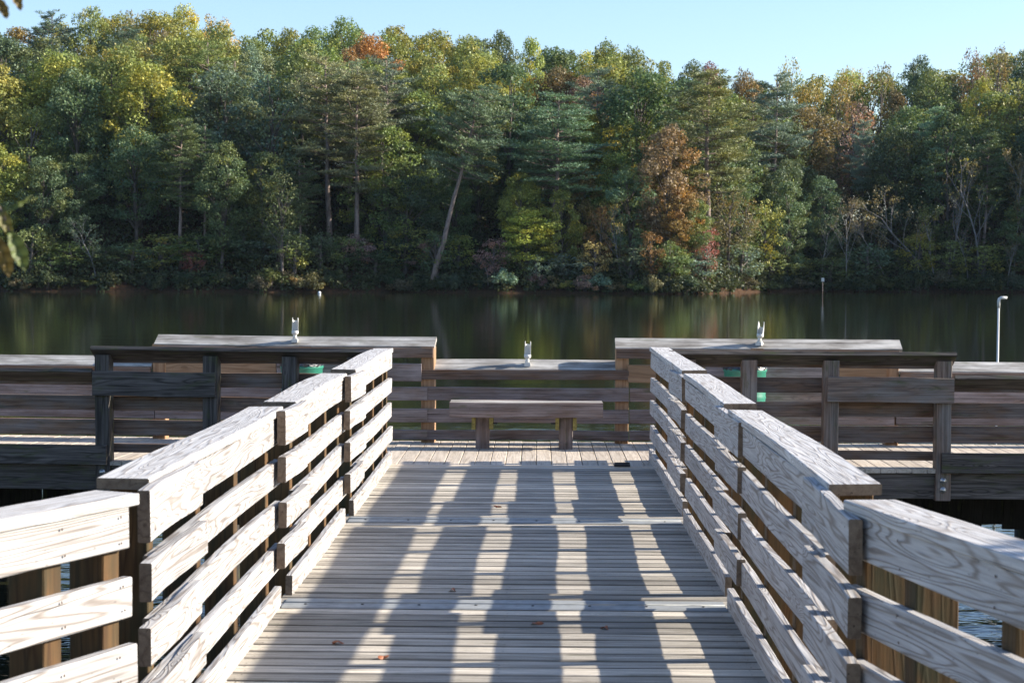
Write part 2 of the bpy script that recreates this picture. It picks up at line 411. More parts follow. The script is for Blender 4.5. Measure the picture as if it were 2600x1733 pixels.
# ------------------------------------------------------------------ pier
YF, YB = 16.02, 18.16
def frame(ox, oy, ang): return Matrix.Translation((ox, oy, 0)) @ Matrix.Rotation(ang, 4, 'Z')
FC = frame(-.12, 0, 0)
FL = frame(-1.40, 16.02, R(-5.0)) @ Matrix.Translation((1.40, -16.02, 0))
FR = frame(0, 0, R(.0))
mb = MB()
x = -1.42
while x < 9.5:
    y0 = YF-.06 + rng.uniform(-.006, .006)
    if x < 1.2: y0 = 16.02
    mb.board((x+.07, y0, -.0195), (x+.07, YB+.10+rng.uniform(-.02, .02), -.0195), (1, 0, 0), .138, .038, seg=4, warp=.001)
    x += .1435
mbl = MB(); x = -1.50
while x > -10:
    p = FL @ Vector((x, 0, 0))
    nb = len(mbl.v)
    mbl.board((x, YF-.06, -.0235), (x, YB+.12, -.0235), (1, 0, 0), .138, .038, seg=4, warp=.001)
    for i in range(nb, len(mbl.v)): mbl.v[i] = tuple(FL @ Vector(mbl.v[i]))
    x -= .1435
mb.add(mbl.v, mbl.f, mbl.bp, .5); 
for i in range(len(mbl.tn)): mb.tn[len(mb.tn)-len(mbl.tn)+i] = mbl.tn[i]
pd = mb.build('pier_deck', M['pierdeck'])
tag(pd, 'pale pier decking of long planks running away from the walkway', None, None, 'structure')
mb = MB(); mb.board((-1.40, 15.955, -.012), (1.16, 15.955, -.012), (0, 1, 0), .10, .04, warp=.001)
mb.build('threshold_board', M['pierdeck'], pd)
for fr, xa, xb in ((FL, -9.8, -1.45), (FR, 1.2, 9.4)):
    mb = MB(); mb.board((xa, YF+.0, -.16), (xb, YF+.0, -.16), (0, 0, 1), .235, .075, warp=.003); mb.build('rim_beam', M['dark'], pd, fr)
    mb = MB(); mb.board((xa, YB-.05, -.16), (xb, YB-.05, -.16), (0, 0, 1), .235, .075, warp=.003)
    for k in range(5): mb.board((xa, YF+.35+k*.36, -.15), (xb, YF+.35+k*.36, -.15), (0, 0, 1), .19, .05, warp=.002)
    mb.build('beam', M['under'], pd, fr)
    mb = MB(); xx = xa
    while xx < xb:                      # vertical planks hung below the pier
        wv = rng.uniform(.17, .24)
        if not (4.72 < xx < 4.80):
            mb.board((xx, YB-.35+rng.uniform(-.02, .02), -.29), (xx, YB-.35, -.80+rng.uniform(-.06, .05)), (1, 0, 0), wv, .045, seg=2, warp=.004)
        xx += wv+rng.uniform(-.004, .002)
    mb.build('skirt', M['under'], pd, fr)
    mb = MB()
    for k in range(4):
        xk = xa+1.6+k*(xb-xa-1.2)/3
        for yy in (YF+.3, YB-.1): mb.tube([(xk, yy, -.27), (xk, yy, -2.6)], .15, 16)
    mb.build('pile', M['under'], pd, fr)
mb = MB(); mb.board((-1.4, YB-.05, -.16), (1.2, YB-.05, -.16), (0, 0, 1), .235, .075); mb.build('beam', M['under'], pd)

def pier_railing(label, fr, xa, xb, yl, capz, capdir, posts, rails, pside, mats, capx=None, bolts=(), fascia=None, capmat='cap', ends=0.0):
    """yl: line of posts; rails = (ztop, height, side, x0, x1, material); side -1 = camera face of the posts"""
    o0 = fr @ Vector((xa, yl, 0))
    root = empty('pier_railing', o0); tag(root, label, 'railing', 'railings round the pier')
    f2 = Matrix.Translation(-o0) @ fr
    cx = capx or (xa, xb)
    # cap tilted down towards capdir
    mb = MB(); wv = .190; tilt = R(31)
    upv = Vector((0, -capdir*math.cos(tilt), math.sin(tilt)))        # points to the high edge
    hi = Vector((0, yl - capdir*.10, capz-.012))
    c = hi - upv*(wv/2)
    mb.board((cx[0], c.y, c.z), (cx[1], c.y, c.z), upv, wv, .040, warp=.003, seg=12); nb = len(mb.f)
    mb.build('cap_rail', M[capmat], root, f2)
    for (xp, ztop, zbot) in posts:
        mb = MB(); mb.board((xp, yl, zbot), (xp, yl, ztop), (1, 0, 0), .138, .138, seg=4, warp=.002, ch=.006)
        po = mb.build('post', M[pside], root, f2)
        if xp in bolts:
            for zb in (-.105, -.19):
                mb = MB(); mb.lathe([(0, .022), (.014, .022), (.016, .012), (.028, .010), (.030, 0)], (0, 0, 0), 16)
                mb.v = [(p[0]+xp, yl-.069-p[2], p[1]+zb) for p in mb.v]
                mb.build('bolt', M['bolt'], po, f2)
    for (zt, h, sd, x0, x1, m) in rails:
        mb = MB(); yy = yl + sd*(.069+.020)
        mb.board((x0, yy, zt-h/2), (x1, yy, zt-h/2), (0, 0, 1), h, .038, warp=.004)
        mb.build('rail', M[m], root, f2)
    return root
inner = [(.827, .140), (.60, .140), (.38, .142), (.148, .085)]
# front right, tall
pier_railing('tall dark front railing with an extra wide board, right of the walkway', FR, 1.25, 3.81, YF, 1.07, 1,
    [(1.40, .99, -.27), (1.96, .99, -.27), (2.71, .99, -.27), (3.74, .99, -.29)],
    [(1.015, .10, 1, 1.3, 3.78, 'brown')] + [(z, h, 1, 1.3, 3.78, 'brown') for z, h in inner] + [(.838, .228, -1, 2.67, 3.82, 'brownpost')],
    'brownpost', None, (1.22, 3.84), bolts=(3.74,), capmat='dark')
pier_railing('low dark front railing at the right edge of the picture', FR, 3.84, 9.4, YF, .86, 1,
    [(5.9, .78, -.29), (8.1, .78, -.29)],
    [(.80, .10, 1, 3.83, 9.4, 'brown')] + [(z, h, 1, 3.83, 9.4, 'brown') for z, h in ((.60, .14), (.38, .142))] + [(.15, .185, -1, 3.72, 9.4, 'dark')],
    'brownpost', None, (3.83, 9.4), capmat='dark')
pier_railing('tall dark front railing with an extra wide board, left of the walkway', FL, -4.12, -1.5, YF, 1.07, 1,
    [(-1.66, .99, -.27), (-2.27, .99, -.27), (-3.02, .99, -.27), (-4.05, .99, -.29)],
    [(1.015, .10, 1, -4.09, -1.5, 'brown')] + [(z, h, 1, -4.09, -1.5, 'brown') for z, h in inner] + [(.838, .228, -1, -4.13, -2.96, 'dark')],
    'dark', None, (-4.15, -1.48), bolts=(-4.05,), capmat='dark')
pier_railing('low dark front railing at the left edge of the picture', FL, -9.8, -4.16, YF, .86, 1,
    [(-6.2, .78, -.29), (-8.4, .78, -.29)],
    [(.80, .10, 1, -9.8, -4.14, 'brown')] + [(z, h, 1, -9.8, -4.14, 'brown') for z, h in ((.60, .14), (.38, .142))] + [(.15, .185, -1, -9.8, -4.0, 'dark')],
    'dark', None, (-9.8, -4.14), capmat='dark')
# back railings: rails on the camera face
bk = [(.58, .140), (.355, .142), (.135, .10)]
pier_railing('low railing with grey sloped cap behind the bench', FC, -1.0, 1.02, YB, .86, -1, [],
    [(.762, .10, -1, -1.07, 1.09, 'brown')] + [(z, h, -1, -1.07, 1.09, 'backrail') for z, h in bk], 'tan', None, (-1.07, 1.095))
pier_railing('tall back railing left of the bench, grey sloped cap with a rod holder', FL, -4.0, -1.1, YB, 1.09, -1,
    [(-1.30, 1.0, -.25), (-2.6, 1.0, -.25), (-4.17, 1.0, -.25)],
    [(.985, .10, -1, -4.23, -1.24, 'brown'), (.82, .185, -1, -4.08, -2.9, 'tan'), (.82, .185, -1, -2.89, -1.36, 'backrail')] + [(z, h, -1, -4.2, -1.3, 'backrail') for z, h in bk], 'tan', None, (-4.22, -1.23))
pier_railing('tall back railing right of the bench, pale sloped cap with a forked rod holder', FR, .83, 3.8, YB, 1.09, -1,
    [(.90, 1.0, -.25), (2.3, 1.0, -.25), (3.70, 1.0, -.25)],
    [(.985, .10, -1, .84, 3.76, 'brown'), (.82, .185, -1, .96, 1.75, 'tan'), (.82, .185, -1, 1.76, 3.0, 'backrail'), (.82, .185, -1, 3.01, 3.63, 'tan')] + [(z, h, -1, .98, 3.72, 'backrail') for z, h in bk], 'tan', None, (.83, 3.80))
pier_railing('low back railing at the far left of the pier', FL, -9.8, -4.25, YB, .86, -1,
    [(-6.6, .78, -.25), (-8.9, .78, -.25)],
    [(.762, .10, -1, -9.8, -4.25, 'brown')] + [(z, h, -1, -9.8, -4.21, 'backrail') for z, h in bk], 'tan', None, (-9.8, -4.25))
pier_railing('low back railing at the far right of the pier', FR, 3.78, 9.4, YB, .86, -1,
    [(6.1, .78, -.25), (8.4, .78, -.25)],
    [(.762, .10, -1, 3.78, 9.4, 'brown')] + [(z, h, -1, 3.74, 9.4, 'backrail') for z, h in bk], 'tan', None, (3.66, 9.4))

# ------------------------------------------------------------------ bench
root = empty('bench', (-.09, 17.55, 0)); tag(root, 'plain thick plank bench on two posts at the end of the walkway', 'bench')
mb = MB(); mb.board((-.765, .0, .455), (.765, .0, .455), (0, 1, 0), .27, .038, warp=.003); mb.build('seat', M['cap'], root)
mb = MB(); mb.board((-.768, -.155, .400), (.768, -.155, .400), (0, 0, 1), .150, .038, warp=.003); mb.board((-.768, .155, .400), (.768, .155, .400), (0, 0, 1), .150, .038); mb.build('seat_edge', M['backrail'], root)
for xp in (-.44, .40):
    mb = MB(); mb.board((xp, 0, -.02), (xp, 0, .328), (1, 0, 0), .138, .138, seg=3, warp=.001, ch=.006); mb.build('leg', M['backrail'], root)
    mb = MB()
    for s_ in (-1, 1):
        mb = MB(); mb.board((xp+s_*.089, -.135, .262), (xp+s_*.089, .135, .262), (0, 0, 1), .122, .038, seg=1)
        br = mb.build('bracket', M['bracket'], root)
    mb = MB(); sgn = 1 if xp < 0 else -1; mb.tube([(xp+sgn*.10, -.09, .262), (xp+sgn*.15, -.09, .262)], .009, 8); mb.build('bolt', M['blackm'], br)

# ------------------------------------------------------------------ rod holders
def rod_holder(p, label, kind, tilt=0, rz=0):
    root = empty('rod_holder', p, rz); tag(root, label, 'rod holder', 'white rod holders on the pier caps')
    mb = MB(); mb.box((0, 0, .004), (.064, .070, .030)); mb.box((0, .0, .022), (.050, .055, .02)); mb.build('base', M['pvc'], root)
    tl = Matrix.Rotation(R(tilt), 4, 'Y') 
    mb = MB(); mb.tube([(0, 0, .02), (0, 0, .055), tl @ Vector((0, 0, .10))], [.024, .020, .019], 14); mb.build('stem', M['pvc'], root)
    n = 22; H = .145 if kind == 'scoop' else .105; z0 = .075; ro, ri = .033, .027
    vs = []; fs = []
    ang = [R(-205+i*230/(n-1)) + R(0) for i in range(n)]        # opening towards the camera
    levels = 9
    for rad in (ro, ri):
        for l in range(levels):
            u = l/(levels-1)
            for i, a_ in enumerate(ang):
                aa = (i/(n-1)-.5)*2                # -1..1 from lip to lip, 0 at the back
                span = 118 - 26*math.sin(math.pi*min(1, u*1.1)) if kind == 'scoop' else 150 - 62*u
                th = R(90) + R(span)*aa
                prong = (.030 if kind == 'scoop' else .060)*max(0, (abs(aa)-.45)/.55)**.6 if abs(aa) > .45 else 0
                top = H + prong
                r_ = rad*(1.0 if kind == 'scoop' else (.95+.12*math.sin(u*3.0)))
                vs.append(tl @ Vector((r_*math.cos(th), r_*math.sin(th), z0 + (top)*u)))
    def ix(r_, l, i): return r_*levels*n + l*n + i
    for l in range(levels-1):
        for i in range(n-1):
            fs.append((ix(0, l, i), ix(0, l, i+1), ix(0, l+1, i+1), ix(0, l+1, i)))
            fs.append((ix(1, l, i), ix(1, l+1, i), ix(1, l+1, i+1), ix(1, l, i+1)))
        fs.append((ix(0, l, 0), ix(0, l+1, 0), ix(1, l+1, 0), ix(1, l, 0)))
        fs.append((ix(0, l, n-1), ix(1, l, n-1), ix(1, l+1, n-1), ix(0, l+1, n-1)))
    for i in range(n-1):
        fs.append((ix(0, levels-1, i), ix(0, levels-1, i+1), ix(1, levels-1, i+1), ix(1, levels-1, i)))
        fs.append((ix(0, 0, i), ix(1, 0, i), ix(1, 0, i+1), ix(0, 0, i+1)))
    mb = MB(); mb.add(vs, fs, None, .5, True)
    # collar, lower band of the cradle
    co = [tl @ Vector((math.cos(t)*r_, math.sin(t)*r_, z)) for z, r_ in ((.070, .024), (.082, .036), (.108, .036), (.112, .030)) for t in [6.28318*k/20 for k in range(20)]]
    cf = [(q*20+k, q*20+(k+1) % 20, (q+1)*20+(k+1) % 20, (q+1)*20+k) for q in range(3) for k in range(20)]
    mb.add(co, cf, None, .5, True)
    mb.build('cradle', M['pvc'], root)
def capz(fr, x, hz): 
    return fr @ Vector((x, YB-.005, hz-.052))
rod_holder(capz(FL, -2.72, 1.09), 'white upright rod holder on the tall left railing', 'scoop', 1)
rod_holder(capz(FR, -.085, .86), 'white upright rod holder on the low railing behind the bench', 'scoop', 1)
rod_holder(capz(FR, 2.33, 1.09), 'white forked rod holder on the tall right railing', 'fork', 4, R(-25))

# ------------------------------------------------------------------ waste bins
def bin_(p, label, white):
    root = empty('waste_bin', p); tag(root, label, 'waste bin', 'green waste bins on the pier')
    mb = MB(); mb.lathe([(.0, .01), (.195, .01), (.20, .03), (.205, .25), (.212, .27), (.206, .29), (.208, .50), (.216, .52), (.209, .54), (.212, .775), (.222, .785), (.222, .812), (.214, .817), (.207, .812), (.20, .5), (0, .48)], (0, 0, 0), 40)
    mb.build('barrel', M['green'], root)
    mb = MB(); r2 = random.Random(5); n = 40; prof = []; 
    vs = []; fs = []
    rings_ = [(.226, .805), (.224, .825), (.212, .838), (.190, .815), (.15, .76), (.05, .70)]
    for (r_, z) in rings_:
        for k in range(n):
            j = r2.uniform(-.010, .012); a_ = 6.28318*k/n
            vs.append(((r_+j*.5)*math.cos(a_), (r_+j*.5)*math.sin(a_), z+j*(1 if z > .76 else .8)))
    for i in range(len(rings_)-1):
        for k in range(n): fs.append((i*n+k, i*n+(k+1) % n, (i+1)*n+(k+1) % n, (i+1)*n+k))
    # only the folded-over rim, rough
    mb.add(vs, fs, None, .5, False); mb.build('bag', M['bagdark'], root)
    if white:
        mb = MB(); vs = [(-.02, -.12, .80), (.12, -.10, .80), (.16, .05, .80), (.0, .08, .80), (.09, -.04, .89), (.03, -.02, .85)]
        mb.add(vs, [(0, 1, 4), (1, 2, 4), (2, 3, 4), (3, 5, 4), (0, 4, 5), (3, 0, 5), (0, 3, 2, 1)]); mb.build('paper', M['bag'], root)
    return root
bin_((-2.40, 17.85, 0), 'green waste bin with white paper sticking out, behind the tall left front railing', True)
bin_((2.13, 17.72, 0), 'teal green waste bin with a dark bag, behind the tall right front railing', False)

# ------------------------------------------------------------------ pipe standing in the water
p = atY(2534, 765, 25.0)
root = empty('pipe_post', (p.x, 25.0, WZ)); tag(root, 'thin white pipe with an elbow top standing in the lake beyond the pier', 'pipe')
mb = MB(); zt = p.z-WZ; mb.tube([(0, 0, -.6), (.01, 0, zt-.05)], .016, 14); mb.build('pole', M['pvc'], root)
mb = MB(); mb.tube([(.01, 0, zt-.09), (.01, 0, zt), (.018, 0, zt+.035), (.045, 0, zt+.052), (.125, 0, zt+.052)], [.022, .022, .023, .023, .022], 14); mb.build('elbow', M['pvc'], root)
# small box on a stake near the far shore
p = atY(2089, 712, 212.0)
root = empty('nest_box', (p.x, 212, WZ)); tag(root, 'small pale box on a thin stake in the water by the right shore', 'nest box')
mb = MB(); mb.tube([(0, 0, -.5), (0, 0, p.z-WZ)], .035, 8); mb.build('stake', M['backrail'], root)
mb = MB(); mb.box((0, 0, p.z-WZ+.1), (.34, .3, .44)); mb.build('box', M['pvc'], root)
p = atY(811, 744, 219.0)
mb = MB(); mb.lathe([(0, .30), (.12, .27), (.19, .17), (.20, .06), (.14, -.04), (0, -.1)], (0, 0, 0), 14)
o = mb.build('buoy', M['bag']); o.location = (p.x, 219, WZ); tag(o, 'tiny white float on the dark water near the far shore', 'buoy')
# black bracket on the pier edge
root = empty('hinge_bracket', (.80, 15.93, 0)); tag(root, 'short black metal bracket lying at the end of the walkway planks', 'bracket')
mb = MB(); mb.box((0, 0, .020), (.145, .055, .022)); mb.build('plate', M['blackm'], root)
mb = MB(); mb.tube([(-.07, .02, .034), (.07, .02, .034)], .011, 10); mb.build('knuckle', M['blackm'], root)

# ------------------------------------------------------------------ fallen leaves
M['deadleaf'] = plain('dead_leaf', (.30, .10, .04), .7, 0, .3, 30)
for i, (x, y, lab) in enumerate([(.01, 8.85, 'at the foot of a bright stripe'), (-.46, 9.75, 'just beyond the second joint plate'), (-.28, 13.2, 'in the far shaded stripe'),
                               (-.70, 8.05, 'in the left shaded band, near the bottom'), (.36, 8.75, 'beside the centre stripe'), (-.95, 8.35, 'reddish and small, in the leftmost bright stripe')]):
    mb = MB(); r2 = random.Random(i); n = 14; vs = []
    for k in range(n):
        a_ = 6.28318*k/n; rr = .026*(1+.35*math.cos(3*a_)+r2.uniform(-.2, .2)); vs.append((rr*1.5*math.cos(a_), rr*math.sin(a_), .006+.010*math.sin(a_*2+i)))
    vs.append((0, 0, .012)); mb.add(vs, [(k, (k+1) % n, n) for k in range(n)])
    o = mb.build('fallen_leaf', M['deadleaf']); o.location = (x, y, .002); o.rotation_euler = (0, 0, i*1.3); o.scale = (.72, .72, .8)
    tag(o, 'dead brown leaf on the walkway, '+lab, 'leaf', 'fallen leaves on the walkway')
# ------------------------------------------------------------------ far shore terrain
SX = [-140, -70, -45, -30, -12, 0, 12, 19, 25, 32, 45, 60, 90, 140]
SX = [v*1.117 for v in SX]
SY = [196, 200, 203, 206, 210, 208, 207, 209, 219, 233, 238, 238, 232, 225]
SY = [v*1.117 for v in SY]
AX = [-140, -60, -20, 10, 28, 38, 52, 80, 140]
AH = [v*1.13 for v in (27, 26, 23, 19, 13, 10, 15, 20, 22)]
def shore(x): return float(np.interp(x, SX, SY)) + 1.2*math.sin(x*.23)+.7*math.sin(x*.61+1)
def ground(x, y):
    t = y - shore(x)
    if t < 0: return WZ + t*.25
    A = float(np.interp(x*260/max(y, 220), AX, AH))
    return WZ + .25*min(t, 2) + A*(1-math.exp(-t/62.0)) + .5*noise.noise(Vector((x*.07, y*.07, 0)))*min(1, t/5)
gx = np.linspace(-200, 185, 150); gt = np.concatenate([np.linspace(-10, 10, 16), np.linspace(13, 200, 48)])
vs = []; fs = []
for t in gt:
    for x in gx:
        y = shore(x)+t; vs.append((x, y, ground(x, y)))
nx = len(gx)
for j in range(len(gt)-1):
    for i in range(nx-1): fs.append((j*nx+i, j*nx+i+1, (j+1)*nx+i+1, (j+1)*nx+i))
T = NT('forest_floor'); tc = T.n('ShaderNodeTexCoord'); ob = tc.outputs['Object']
n1 = T.noise(ob, .35, 5, .65); n2 = T.noise(ob, 3.5, 4, .7)
c = T.mix(T.mr(n1, .35, .65), (.045, .028, .016), (.02, .017, .010)); c = T.mix(T.mr(n2, .45, .6), c, (.09, .045, .025))
b = T.n('ShaderNodeBsdfPrincipled'); T.l(c, b.inputs['Base Color']); b.inputs['Roughness'].default_value = .95; b.inputs['Specular IOR Level'].default_value = .1
T.l(b.outputs[0], T.out.inputs[0]); M['floor'] = T.m
mb = MB(); mb.add(vs, fs, None, .5, True); tag(mb.build('hill', M['floor']), 'leaf covered hillside under the trees across the lake', None, None, 'structure')
# near bank under the photographer
vs = []; fs = []; nx = 60; ny = 16
for j in range(ny):
    for i in range(nx):
        x = -40+80*i/(nx-1); y = -14+20.5*j/(ny-1)
        z = -.75 - max(0, (y-1.5))*.22 + .12*noise.noise(Vector((x*.5, y*.5, 3)))
        if y > 5.9: z = -1.9
        vs.append((x, y, z))
for j in range(ny-1):
    for i in range(nx-1): fs.append((j*nx+i, j*nx+i+1, (j+1)*nx+i+1, (j+1)*nx+i))
mb = MB(); mb.add(vs, fs, None, .5, True); tag(mb.build('near_bank', M['soil']), 'bare brown bank under the near end of the walkway', None, None, 'structure')

# ------------------------------------------------------------------ foliage materials
def foliage(name, trans=.28, hue=(1.5, 1.05, .5), rough=.0):
    T = NT(name); oi = T.n('ShaderNodeObjectInfo')
    lv = T.attr('lv', 'Fac'); cl = T.attr('cl', 'Fac')
    c = oi.outputs['Color']
    c = T.mix(T.mr(cl, .55, 1.0, 0, .65), c, T.mix(1.0, c, hue, 'MULTIPLY'))
    k = T.math('ADD', T.math('MULTIPLY', lv, .8), .6)
    cc = T.n('ShaderNodeCombineColor'); [T.l(k, cc.inputs[i]) for i in range(3)]
    c = T.mix(1.0, c, cc.outputs[0], 'MULTIPLY')
    d = T.n('ShaderNodeBsdfPrincipled'); T.l(c, d.inputs['Base Color']); d.inputs['Roughness'].default_value = .5; d.inputs['Specular IOR Level'].default_value = .25
    t = T.n('ShaderNodeBsdfTranslucent'); T.l(T.mix(1.0, c, (1.15, 1.1, .6), 'MULTIPLY'), t.inputs['Color'])
    m = T.n('ShaderNodeMixShader'); m.inputs[0].default_value = trans
    T.l(d.outputs[0], m.inputs[1]); T.l(t.outputs[0], m.inputs[2]); T.l(m.outputs[0], T.out.inputs[0])
    return T.m
M['leaf'] = foliage('broad_foliage'); M['needle'] = foliage('pine_foliage', .15, (1.25, 1.1, .7))
def bark(name, a, b_):
    T = NT(name); tc = T.n('ShaderNodeTexCoord'); n1 = T.noise(T.vmul(tc.outputs['Object'], (6, 6, 1.3)), 1, 4, .65)
    c = T.mix(T.mr(n1, .35, .65), a, b_); b = T.n('ShaderNodeBsdfPrincipled'); T.l(c, b.inputs['Base Color']); b.inputs['Roughness'].default_value = .9
    T.l(b.outputs[0], T.out.inputs[0]); return T.m
M['bark'] = bark('grey_bark', (.17, .14, .12), (.08, .065, .055)); M['pinebark'] = bark('pine_bark', (.34, .26, .22), (.15, .11, .09)); M['palebark'] = bark('pale_bark', (.27, .255, .24), (.15, .14, .13))

class LF:
    def __init__(s, seed): s.r = np.random.default_rng(seed); s.c = []; s.u = []; s.w = []; s.lv = []; s.cl = []
    def add(s, c, u, w, cl):
        n = len(c); s.c.append(c); s.u.append(u); s.w.append(w); s.lv.append(s.r.random(n)); s.cl.append(np.full(n, cl))
    def clump(s, ctr, rad, n, size, flat=.75, shell=.55, cl=None):
        r = s.r; d = r.normal(size=(n, 3)); d /= np.linalg.norm(d, axis=1)[:, None]
        rr = shell+(1-shell)*r.random(n)**.6
        rr *= 1+.25*np.sin(d[:, 0]*5+cl*9)*np.sin(d[:, 1]*6+cl*5)
        c = np.array(ctr)+d*(rr*rad)[:, None]*np.array([1, 1, flat])
        nn = d*.55+r.normal(size=(n, 3))*.6+np.array([0, 0, .45]); nn /= np.linalg.norm(nn, axis=1)[:, None]
        a = np.cross(nn, r.normal(size=(n, 3))); a /= np.linalg.norm(a, axis=1)[:, None]; b = np.cross(nn, a)
        sz = size*(.6+.8*r.random(n))
        s.add(c, a*sz[:, None]*.5, b*sz[:, None]*.36, cl)
    def needles(s, ctr, rad, n, ln, wd, cl, up=.35):
        r = s.r; d = r.normal(size=(n, 3)); d[:, 2] = np.abs(d[:, 2])*.7-.12; d /= np.linalg.norm(d, axis=1)[:, None]
        c = np.array(ctr)+d*rad*np.array([1, 1, .5])*(.3+.7*r.random(n))[:, None]
        dd = d+np.array([0, 0, up])+r.normal(size=(n, 3))*.35; dd /= np.linalg.norm(dd, axis=1)[:, None]
        b = np.cross(dd, r.normal(size=(n, 3))); b /= np.linalg.norm(b, axis=1)[:, None]
        s.add(c, dd*ln*.5*(.7+.6*r.random(n))[:, None], b*wd*.5, cl)
    def mesh(s, name, mat):
        c = np.concatenate(s.c); u = np.concatenate(s.u); w = np.concatenate(s.w); n = len(c)
        k = (s.r.random(n)-.5)[:, None]*.5
        V = np.stack([c-u, c+w+u*k, c+u, c-w+u*k], 1).reshape(-1, 3).astype(np.float32)
        me = bpy.data.meshes.new(name); me.vertices.add(4*n); me.vertices.foreach_set('co', V.ravel())
        me.loops.add(4*n); me.loops.foreach_set('vertex_index', np.arange(4*n, dtype=np.int32))
        me.polygons.add(n); me.polygons.foreach_set('loop_start', np.arange(0, 4*n, 4, dtype=np.int32))
        me.update(calc_edges=True)
        for nm, arr in (('lv', np.concatenate(s.lv)), ('cl', np.concatenate(s.cl))):
            a = me.attributes.new(nm, 'FLOAT', 'FACE'); a.data.foreach_set('value', arr.astype(np.float32))
        me.materials.append(mat); return me
def tube_mesh(name, mb, mat):
    o = mb.build(name, mat); me = o.data; bpy.data.objects.remove(o); return me

PROTO = {}
def curve(a, b, sag, n=5, r2=None):
    a = Vector(a); b = Vector(b); L = (b-a).length
    pts = []
    for i in range(n+1):
        u = i/n; p = a.lerp(b, u); p.z += sag*math.sin(u*math.pi*.5)*L*(1-u)*1.0
        if 0 < i < n: p += Vector((r2.uniform(-1, 1), r2.uniform(-1, 1), 0))*min(L*.03, .09)
        pts.append(p)
    return pts
def proto_broad(i, H=20.0, Rr=4.6, lo=.22, nc=84, nl=150, dens=1.0, leaf=.30):
    r2 = random.Random(100+i); lf = LF(200+i); mb = MB()
    tr = curve((0, 0, -.5), (r2.uniform(-.8, .8), r2.uniform(-.8, .8), H*.80), 0, 8, r2)
    mb.tube(tr, [.27*(1-.8*k/8)+.02 for k in range(9)], 8, tone=.5)
    ctrs = []
    lob = [(r2.uniform(0, 6.28), r2.uniform(.7, 1.25)) for _ in range(5)]
    for k in range(nc):
        for tr_ in range(30):
            a = r2.uniform(0, 6.28); u = r2.random()**.8; zz = r2.uniform(0, 1)
            env = math.sin(math.pi*min(1, (zz*.86+.10)))**.7
            env *= 1+.22*math.sin(a*2+lob[0][0])+.15*math.sin(a*3+lob[1][0]+zz*4)
            rr = Rr*env*(.45+.55*u); p = Vector((rr*math.cos(a), rr*math.sin(a), H*(lo+.03)+(H*(1-lo)-1.5)*zz))
            if all((p-q).length > .95 for q, _ in ctrs): break
        cr = r2.uniform(.75, 1.45)*(Rr/4.6)**.5
        ctrs.append((p, cr))
    for j, (p, cr) in enumerate(ctrs):
        lf.clump(p, cr, int(nl*dens*(cr/1.1)**2*r2.uniform(.6, 1.2)), leaf, .72, .5, r2.random())
        if j % 3 == 0:
            u = max(.25, min(.95, (p.z-H*.12)/(H*.8)-.12)); base = tr[0].lerp(tr[-1], u)
            mb.tube(curve(base, p, .12, 4, r2), [.11*(1-u*.5), .08, .06, .04, .02], 5)
    return (tube_mesh('trunk', mb, M['bark']), lf.mesh('crown', M['leaf']), H, Rr)
def proto_pine(i, H=23.0, Rr=3.6, lo=.45, seed=0):
    r2 = random.Random(300+i); lf = LF(400+i); mb = MB()
    tx, ty = r2.uniform(-.6, .6), r2.uniform(-.6, .6)
    tr = curve((0, 0, -.5), (tx, ty, H-.4), 0, 9, r2)
    mb.tube(tr, [.26*(1-.85*k/9)+.02 for k in range(10)], 8)
    z = H*lo
    while z < H-.3:
        u = (z-H*lo)/(H*(1-lo)); Lb = Rr*(math.sin(math.pi*(.22+.76*u))**.75)*r2.uniform(.75, 1.15)
        for b in range(r2.choice([2, 3, 3, 4])):
            a = r2.uniform(0, 6.28); L = Lb*r2.uniform(.6, 1.15)+.3
            k = z/H*9; k0 = int(min(8, k)); base = tr[k0].lerp(tr[k0+1], min(1, k-k0))
            rise = r2.uniform(-.22, .38)+.35*u
            tip = base+Vector((math.cos(a)*L, math.sin(a)*L, rise*L))
            cv = curve(base, tip, -.10, 4, r2)
            mb.tube(cv, [.055, .045, .035, .025, .012], 4)
            cl = r2.random(); nt = max(2, int(L*2.3))
            for q in range(nt):
                v = .35+.65*(q+r2.random())/nt; c = base.lerp(tip, v)
                side = Vector((-math.sin(a), math.cos(a), 0))*r2.uniform(-1, 1)*(.55*L*(1-v)*.9+.30)
                lf.needles(c+side+Vector((0, 0, r2.uniform(-.1, .2))), r2.uniform(.5, .78), 42, .34, .085, cl)
        z += r2.uniform(.30, .62)
    lf.needles(tr[-1], .5, 60, .34, .085, .3)
    if lo > .35:                                # a few dead stubs on the bare trunk
        for k in range(6):
            zz = r2.uniform(.22, lo)*H; a = r2.uniform(0, 6.28); L = r2.uniform(.5, 1.8); p = tr[0].lerp(tr[-1], zz/H)
            mb.tube([p, p+Vector((math.cos(a)*L, math.sin(a)*L, .1*L))], [.04, .012], 4)
    return (tube_mesh('trunk', mb, M['pinebark']), lf.mesh('crown', M['needle']), H, Rr)
